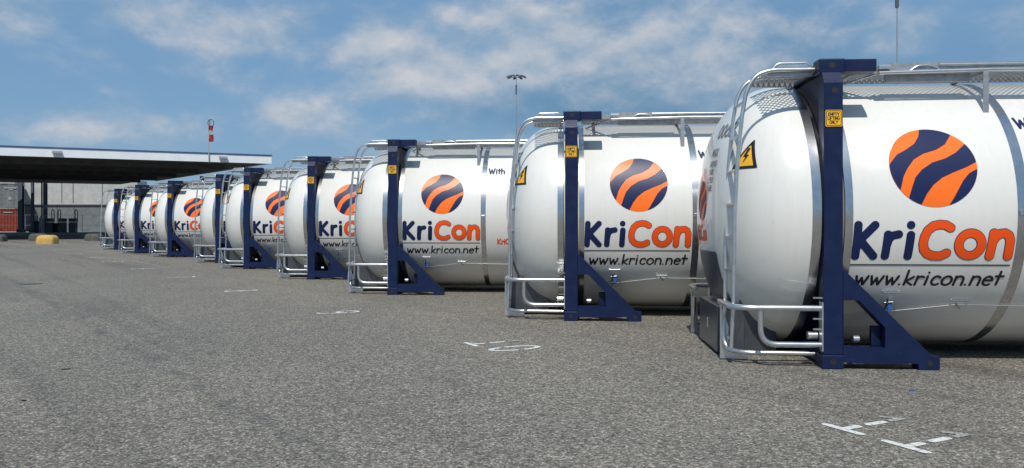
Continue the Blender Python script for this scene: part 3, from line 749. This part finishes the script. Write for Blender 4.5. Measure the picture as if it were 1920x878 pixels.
bay_number('2', -19.8, 34.7, 'white stencilled number 2 painted on asphalt, farthest of all near the yellow block')
def gpt(px, py): d = CAMH * F / (py - HOR); return Vector(((px - 960) / F * d, d, 0))
def line(name, a, b, w, mat, label, z=.004):
    d = (b - a).normalized(); n = Vector((-d.y, d.x, 0)) * w / 2; m_ = MB(); zz = Vector((0, 0, z)); m_.add([a + n + zz, a - n + zz, b - n + zz, b + n + zz], [(0, 1, 2, 3)])
    o = m_.build(name, mat); o['kind'] = 'structure'; o['label'] = label
line('painted_line', gpt(176, 461), gpt(205, 461.4), .12, M['roadpaint'], 'short white line by the farthest tank container')
line('painted_line', gpt(136, 467.5), gpt(186, 474), .05, M['wornpaint'], 'faded bay line')
line('painted_line', gpt(232, 486.5), gpt(300, 499), .035, M['wornpaint'], 'faded bay line')

# small things on the ground
def blotch(name, px, py, rx, ry, mat, seed, label, cat, thick=.0, rot=0.):
    rnd = random.Random(seed); c = gpt(px, py); n = 22; pts = []
    for k in range(n):
        a = 2 * math.pi * k / n; q = rnd.uniform(.75, 1.15); x, y = rx * q * math.cos(a), ry * q * math.sin(a); pts.append((x * math.cos(rot) - y * math.sin(rot), x * math.sin(rot) + y * math.cos(rot), .004 + thick))
    m_ = MB(); m_.add(pts, [tuple(range(n))])
    if thick: m_.add([(p[0], p[1], .001) for p in pts] + pts, [(i, (i + 1) % n, n + (i + 1) % n, n + i) for i in range(n)])
    o = m_.build(name, mat); o.location = c; return tag(o, label, cat)
blotch('drain_cover', 58, 533, .20, .17, M['tar'], 1, 'dark round drain cover set in the asphalt at far left', 'drain cover', .004)
blotch('leaf', 124, 693, .034, .012, M['black'], 3, 'small dark leaf lying on the asphalt, the farther of two', 'leaf', .004, .3)
blotch('leaf', 45, 752, .02, .008, M['black'], 4, 'small dark leaf lying on the asphalt, the nearer of two', 'leaf', .004, .2)
blotch('plastic_scrap', 1710, 733, .022, .008, M['blueplastic'], 5, 'tiny blue plastic scrap on the asphalt below the nearest blue foot', 'scrap', .004)

# ------------------------------------------------------------------ canopy
def P(px, d, z=0.): return Vector(((px - 960) / F * d, d, z))
CR = P(507, 57.5)                       # near right corner of the roof
fdir = Vector((-.896, -.444, 0)); sdirv = Vector((-.61, .792, 0))
ZT, ZB = 6.0, 5.36
can = empty('canopy', (CR.x, CR.y, 0)); tag(can, 'flat dark roofed open canopy with a white fascia on steel columns at left', 'canopy')
def quad_slab(name, mat, a0, a1, b0, b1, z0, z1, par):
    m_ = MB(); vs = [fdir * a + sdirv * b + Vector((0, 0, z)) for z in (z0, z1) for (a, b) in ((a0, b0), (a1, b0), (a1, b1), (a0, b1))]
    m_.add(vs, [(0, 1, 2, 3), (7, 6, 5, 4), (0, 4, 5, 1), (1, 5, 6, 2), (2, 6, 7, 3), (3, 7, 4, 0)]); return m_.build(name, mat, par)
LEN, DEP = 46., 32.
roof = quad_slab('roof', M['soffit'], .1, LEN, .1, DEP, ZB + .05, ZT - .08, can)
quad_slab('fascia', M['fascia'], -.06, LEN + .1, -.06, .09, ZB, ZT - .09, can); quad_slab('fascia', M['fascia'], -.06, .09, .092, DEP, ZB, ZT - .09, can)
quad_slab('roof_trim', M['fasciatrim'], -.10, LEN + .1, -.10, .12, ZT - .088, ZT, can); quad_slab('roof_trim', M['fasciatrim'], -.10, .12, .122, DEP, ZT - .088, ZT, can)
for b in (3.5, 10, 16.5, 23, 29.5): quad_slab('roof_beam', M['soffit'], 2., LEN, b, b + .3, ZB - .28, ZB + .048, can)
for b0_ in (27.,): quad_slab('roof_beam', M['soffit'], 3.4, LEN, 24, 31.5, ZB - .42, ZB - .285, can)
def rel(p): return (p.x - CR.x, p.y - CR.y)
for px, d, w in ((39.5, 79, .42), (61, 79, .24), (85, 79, .30), (379, 70, .30)):
    x, y = rel(P(px, d)); m_ = MB()
    m_.box(x - w / 2, x + w / 2, y - w / 2 + .02, y - w / 2 + .05, .45, ZB - .2); m_.box(x - w / 2, x + w / 2, y + w / 2 - .05, y + w / 2 - .02, .45, ZB - .2); m_.box(x - .03, x + .03, y - w / 2 + .051, y + w / 2 - .051, .45, ZB - .2)
    c = m_.build('column', M['column'], can); m_ = MB(); m_.box(x - w / 2 - .12, x + w / 2 + .12, y - .25, y + .25, 0, .45, .03); m_.build('plinth', M['darkconcrete'], c)
x, y = rel(P(78.5, 78)); m_ = MB(); m_.tube([(x, y, 0), (x, y, ZB - .2)], .07, 10); m_.build('downpipe', M['column'], can)
x, y = rel(P(85, 78.3)); m_ = MB(); m_.tube([(x, y, 2.62), (x, y - .06, 2.62)], .20, 16); m_.build('round_gauge', M['pale'], can)
for px, dd in ((107, 0), (418, 0)):
    # point on fascia line seen at px
    t = None; kx = (px - 960) / F; t = (kx * CR.y - CR.x) / (fdir.x - kx * fdir.y); p = fdir * t
    m_ = MB(); fr = Vector((fdir.y, -fdir.x, 0)); fr = fr if fr.y < 0 else -fr
    a = [p + fdir * s_ + fr * q + Vector((0, 0, z)) for s_, q, z in ((-.27, .07, ZT - .22), (.27, .07, ZT - .22), (.27, .42, ZT - .34), (-.27, .42, ZT - .34), (-.27, .07, ZT - .34), (.27, .07, ZT - .34), (.27, .42, ZT - .42), (-.27, .42, ZT - .42))]
    m_.add(a, [(0, 1, 2, 3), (7, 6, 5, 4), (0, 4, 5, 1), (1, 5, 6, 2), (2, 6, 7, 3), (3, 7, 4, 0)]); m_.build('floodlight', M['galv'], can)
# windsock on the fascia
kx = (392 - 960) / F; t = (kx * CR.y - CR.x) / (fdir.x - kx * fdir.y); p = CR + fdir * t
ws = empty('windsock', (p.x + .04, p.y - .16, 0)); tag(ws, 'limp red and white windsock on a thin pole fixed to the canopy fascia', 'windsock')
m_ = MB(); m_.tube([(0, 0, ZB - .05), (0, 0, 8.3)], .035, 8); m_.build('pole', M['whitecloth'], ws)
m_ = MB(); m_.tube([(.15 + .20 * math.cos(a), -.02 , 8.05 + .25 * math.sin(a)) for a in [2 * math.pi * i / 24 for i in range(24)]], .028, 8, closed=True); m_.tube([(.08, 0, 7.8), (.08, 0, 8.3)], .025, 8); m_.build('hoop', M['column'], ws)
def sock(z0, z1, mat, r0, r1, off):
    m_ = MB(); n = 14; rings = 5; vs = []; fs = []
    for i in range(rings):
        tt = i / (rings - 1); z = z0 + (z1 - z0) * tt; r = r0 + (r1 - r0) * tt
        for k in range(n):
            a = 2 * math.pi * k / n; q = r * (1 + .25 * math.sin(3 * a + i)); vs.append((off + q * math.cos(a) + .03 * tt, q * .6 * math.sin(a), z))
    for i in range(rings - 1):
        for k in range(n): fs.append((i * n + k, i * n + (k + 1) % n, (i + 1) * n + (k + 1) % n, (i + 1) * n + k))
    m_.add(vs, fs, True); m_.build('cloth_sleeve', mat, ws)
sock(7.85, 7.55, M['red'], .17, .12, .12); sock(7.55, 7.22, M['whitecloth'], .12, .13, .14); sock(7.22, 6.75, M['red'], .13, .15, .16)

# kerbed island under the canopy
m_ = MB(); a = P(-420, 75.5); b = P(330, 90); m_.box(a.x, b.x, 75.5, 76.0, 0, .13, .02); m_.build('kerb', M['kerbstone'], kind='structure')
m_ = MB(); m_.box(a.x, b.x, 76.002, 84, 0, .12); m_.build('island_pavement', M['concrete'], kind='structure')

# fuel dispensers
def pump():
    r = empty('fuel_dispenser'); m_ = MB(); m_.box(-.33, .33, -.25, .25, 0, .95, .03); m_.build('cabinet', M['pump'], r)
    m_ = MB(); m_.box(-.30, .30, -.22, .22, .96, 1.06); m_.build('light_band', M['pale'], r)
    m_ = MB(); m_.box(-.33, .33, -.25, .25, 1.07, 1.38, .03); m_.build('head', M['pump'], r)
    m_ = MB(); m_.tube([(.34, 0, .4), (.42, 0, 1.2), (.40, 0, 2.1), (.28, 0, 2.25), (.18, 0, 2.1), (.20, 0, 1.35)], .04, 8, .12); m_.build('hose', M['black'], r)
    return r
pr = pump(); PL = ['fuel dispenser at left behind the yellow block, next to the columns', 'middle fuel dispenser under the canopy with an upright hose loop', 'fuel dispenser nearest the tank containers with an open hose loop']
for i, px in enumerate((93, 118, 137)):
    o = pr if i == 0 else copy_tree(pr); o.location = P(px, 77.2, .12); o.rotation_euler = (0, 0, R_((10, 200, 5)[i])); tag(o, PL[i], 'fuel dispenser', 'fuel dispensers under the canopy')
def bin_(px, w, h, mat, label):
    m_ = MB(); vs = [(sx * w / 2 * k, sy * .3 * k, z) for z, k in ((0, .85), (h, 1)) for sx, sy in ((-1, -1), (1, -1), (1, 1), (-1, 1))]
    r = empty('waste_bin', P(px, 77.5, .12)); m_.add(vs, [(3, 2, 1, 0), (0, 1, 5, 4), (1, 2, 6, 5), (2, 3, 7, 6), (3, 0, 4, 7), (4, 5, 6, 7)]); m_.build('body', mat, r)
    m_ = MB(); m_.box(-w / 2 - .03, w / 2 + .03, -.33, .33, h + .002, h + .07, .02); m_.build('lid', mat, r); tag(r, label, 'waste bin')
bin_(106.5, .55, .85, M['black'], 'low black waste bin between the left and middle fuel dispensers')
bin_(71, .5, 1.05, M['navy'], 'dark blue waste bin standing between two canopy columns')
r = empty('hose_post', P(80.5, 76.8, .12)); tag(r, 'pale grey rounded service post with a drooping pipe beside the canopy column', 'service post')
m_ = MB(); m_.tube([(0, 0, 0), (0, 0, 1.1)], .15, 14); m_.box(-.27, .12, -.12, .12, .55, 1.45, .08); m_.build('casing', M['pale'], r)
m_ = MB(); m_.tube([(-.33, 0, .05), (-.33, 0, 1.4), (-.1, 0, 1.72), (.35, 0, 1.6)], .04, 8, .2); m_.build('pipe', M['whitecloth'], r)
# rounded concrete blocks
def block(px, py, w, h, mat, label):
    c = gpt(px, py); m_ = MB(); n = 40; rings = 14; vs = []; fs = []
    for i in range(rings + 1):
        t = math.pi / 2 * i / rings; kz = math.sin(t) ** .5 if i else 0; kr = max(math.cos(t), 0) ** .45
        for k in range(n):
            a = 2 * math.pi * k / n; ca, sa = math.cos(a), math.sin(a); e = .42
            vs.append((math.copysign(abs(ca) ** e, ca) * w / 2 * kr, math.copysign(abs(sa) ** e, sa) * w * .4 * kr, h * kz))
    for i in range(rings):
        for k in range(n): fs.append((i * n + k, i * n + (k + 1) % n, (i + 1) * n + (k + 1) % n, (i + 1) * n + k))
    m_.add(vs, fs, True); me = bpy.data.meshes.new('concrete_block'); me.from_pydata(m_.v, [], m_.f); me.update(); me.materials.append(mat)
    for p_ in me.polygons: p_.use_smooth = True
    o = bpy.data.objects.new('concrete_block', me); COL.objects.link(o); o.location = (c.x, c.y + .4, 0); tag(o, label, 'concrete block', 'rounded concrete blocks on the yard')
block(81, 458, .99, .49, M['yellowblock'], 'yellow painted concrete block with rounded top')
block(65, 452.4, .98, .47, M['darkconcrete'], 'dark concrete block half hidden behind the yellow one')
block(170, 452.2, .98, .46, M['darkconcrete'], 'dark concrete block beside the farthest tank container')
block(-12, 453.5, .9, .44, M['darkconcrete'], 'dark concrete block cut by the left edge of the picture')

# railing behind the island
rd = 87.; r = empty('railing', P(-30, rd)); tag(r, 'thin dark steel railing in front of the stacked containers', 'railing'); ox = P(-30, rd).x
m_ = MB(); x1 = P(330, rd).x - ox
for z in (1.86, .75): m_.box(0, x1, -.03, .03, z, z + .06)
m_.build('rail', M['column'], r)
for px in (-4, 48, 101, 154, 206, 258):
    m_ = MB(); x = P(px, rd).x - ox; m_.box(x - .04, x + .04, -.035, .035, 0, 1.94); m_.build('post', M['column'], r)
# containers
def container(name, px0, d, L_, H_, z0, mat, label, pitch=.28, end=False, D_=2.44, seams=(), rz=0., dpt=.045):
    r = empty(name, P(px0, d, z0), R_(rz)); tag(r, label, 'container')
    m_ = MB(); n = int(L_ / pitch); vs = []; pts = []
    for i in range(n):
        x = .08 + (L_ - .16) * i / n; q = (L_ - .16) / n
        pts += [(x, 0.), (x + q * .35, 0.), (x + q * .5, dpt), (x + q * .85, dpt)]
    pts.append((L_ - .08, 0.))
    for (x, y) in pts: vs += [(x, y + .03, .14), (x, y + .03, H_ - .10)]
    m_.add(vs, [(2 * i, 2 * i + 2, 2 * i + 3, 2 * i + 1) for i in range(len(pts) - 1)])
    m_.box(.05, L_ - .05, .09, D_ - .03, .1, H_ - .08); m_.build('side_panel', mat, r)
    m_ = MB(); m_.box(0, .08, 0, D_, .0, H_, .01); m_.box(L_ - .08, L_, 0, D_, .0, H_, .01); m_.box(.081, L_ - .081, 0, D_, H_ - .1, H_ - .002); m_.box(.081, L_ - .081, 0, D_, .002, .14); m_.build('frame', mat, r)
    if end:
        m_ = MB(); 
        for q in (.22, .4, .6, .78): m_.tube([(L_ * q, -.02, .12), (L_ * q, -.02, H_ - .12)], .018, 6)
        m_.build('locking_bar', M['galv'], r)
    for q in seams:
        m_ = MB(); m_.box(L_ * q - .03, L_ * q + .03, -.004, .02, .14, H_ - .1); m_.build('seam', M['soffit'], r)
    return r
container('shipping_container', 46, 91.5, 12.9, 3.0, 0., M['greywall'], 'long grey container on the ground behind the railing, under the cream one', dpt=.012, seams=(.29, .44, .78))
container('shipping_container', 46, 91.5, 12.9, 2.75, 3.12, M['cream'], 'long cream container stacked on the grey one behind the railing', dpt=.010, seams=(.17, .33, .43, .69))
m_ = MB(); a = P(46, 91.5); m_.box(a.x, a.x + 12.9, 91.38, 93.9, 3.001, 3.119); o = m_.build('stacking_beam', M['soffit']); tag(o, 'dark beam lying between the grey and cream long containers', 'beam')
rc = container('shipping_container', -82, 86.2, 6.06, 2.60, 0., M['rust'], 'rust orange container on the ground at the left edge', rz=28)
m_ = MB(); m_.box(4.3, 5.1, -.012, 0., 2.14, 2.24); m_.build('name_plate', M['whitecloth'], rc)
rg = container('shipping_container', -82, 86.2, 6.06, 2.72, 2.68, M['greydoor'], 'grey container stacked on the rust orange one at the left edge', pitch=1.2, rz=28)
m_ = MB(); m_.box(4.75, 5.05, -.012, 0., .9, 1.2); m_.box(4.4, 5.5, -.012, 0, 2.15, 2.3); m_.box(4.85, 5.2, -.012, 0, 1.98, 2.1); m_.build('label_plate', M['whitecloth'], rg)
wh = empty('warehouse', P(-150, 97)); tag(wh, 'cream corrugated warehouse wall rising behind the stacked grey container', 'warehouse')
m_ = MB(); L_ = 11.5; pts = []
for i in range(int(L_ / .25)): pts += [(i * .25, 0), (i * .25 + .12, 0), (i * .25 + .15, .05), (i * .25 + .22, .05)]
vs = []
for x, y in pts: vs += [(x, y, 0), (x, y, 7.2)]
m_.add(vs, [(2 * i, 2 * i + 2, 2 * i + 3, 2 * i + 1) for i in range(len(pts) - 1)]); m_.box(0, L_, .1, 12, 0, 7.15); m_.build('wall', M['cream'], wh)
m_ = MB(); m_.box(-.2, L_ + .2, -.15, 12.2, 7.201, 7.45); m_.build('roof', M['greywall'], wh)

# high mast lights
def mast(px, d, H_, label):
    r = empty('light_mast', P(px, d)); tag(r, label, 'light mast', 'tall floodlight masts beyond the yard')
    m_ = MB(); n = 12
    vs = []; 
    for z, q in ((0, .17), (H_ - .6, .06)):
        vs += [(q * math.cos(2 * math.pi * k / n), q * math.sin(2 * math.pi * k / n), z) for k in range(n)]
    m_.add(vs, [(k, (k + 1) % n, n + (k + 1) % n, n + k) for k in range(n)], True); m_.tube([(0, 0, H_ - .7), (0, 0, H_ + .3)], .09, 8); m_.build('pole', M['galv'], r)
    m_ = MB(); m_.box(-.18, .18, -.18, .18, H_ - 3.4, H_ - 1.6, .03); m_.build('winch_box', M['column'], r)
    hd = MB(); hd.tube([(1.1 * math.cos(a), 1.1 * math.sin(a), H_ + .1) for a in [2 * math.pi * k / 24 for k in range(24)]], .06, 6, closed=True)
    for k in range(4): a = math.pi / 4 * (2 * k + 1); hd.tube([(0, 0, H_ + .28), (1.1 * math.cos(a), 1.1 * math.sin(a), H_ + .1)], .04, 6)
    hd.build('head_ring', M['column'], r)
    for k in range(8):
        a = 2 * math.pi * k / 8 + .2; l = MB(); c, s = math.cos(a), math.sin(a)
        P0 = [(1.15, -.28, H_ + .12), (1.15, .28, H_ + .12), (2.0, .22, H_ - .18), (2.0, -.22, H_ - .18)]
        vs = [(x * c - y * s, x * s + y * c, z) for x, y, z in P0] + [(x * c - y * s, x * s + y * c, z + .22) for x, y, z in P0]
        l.add(vs, [(3, 2, 1, 0), (4, 5, 6, 7), (0, 1, 5, 4), (1, 2, 6, 5), (2, 3, 7, 6), (3, 0, 4, 7)]); l.build('floodlight', M['column'], r)
mast(968, 160, 30, 'tall floodlight mast with a ring of lamps at its top, above the second tank container')
mast(1682, 100, 31.3, 'slim mast rising out of the picture above the nearest tank container')
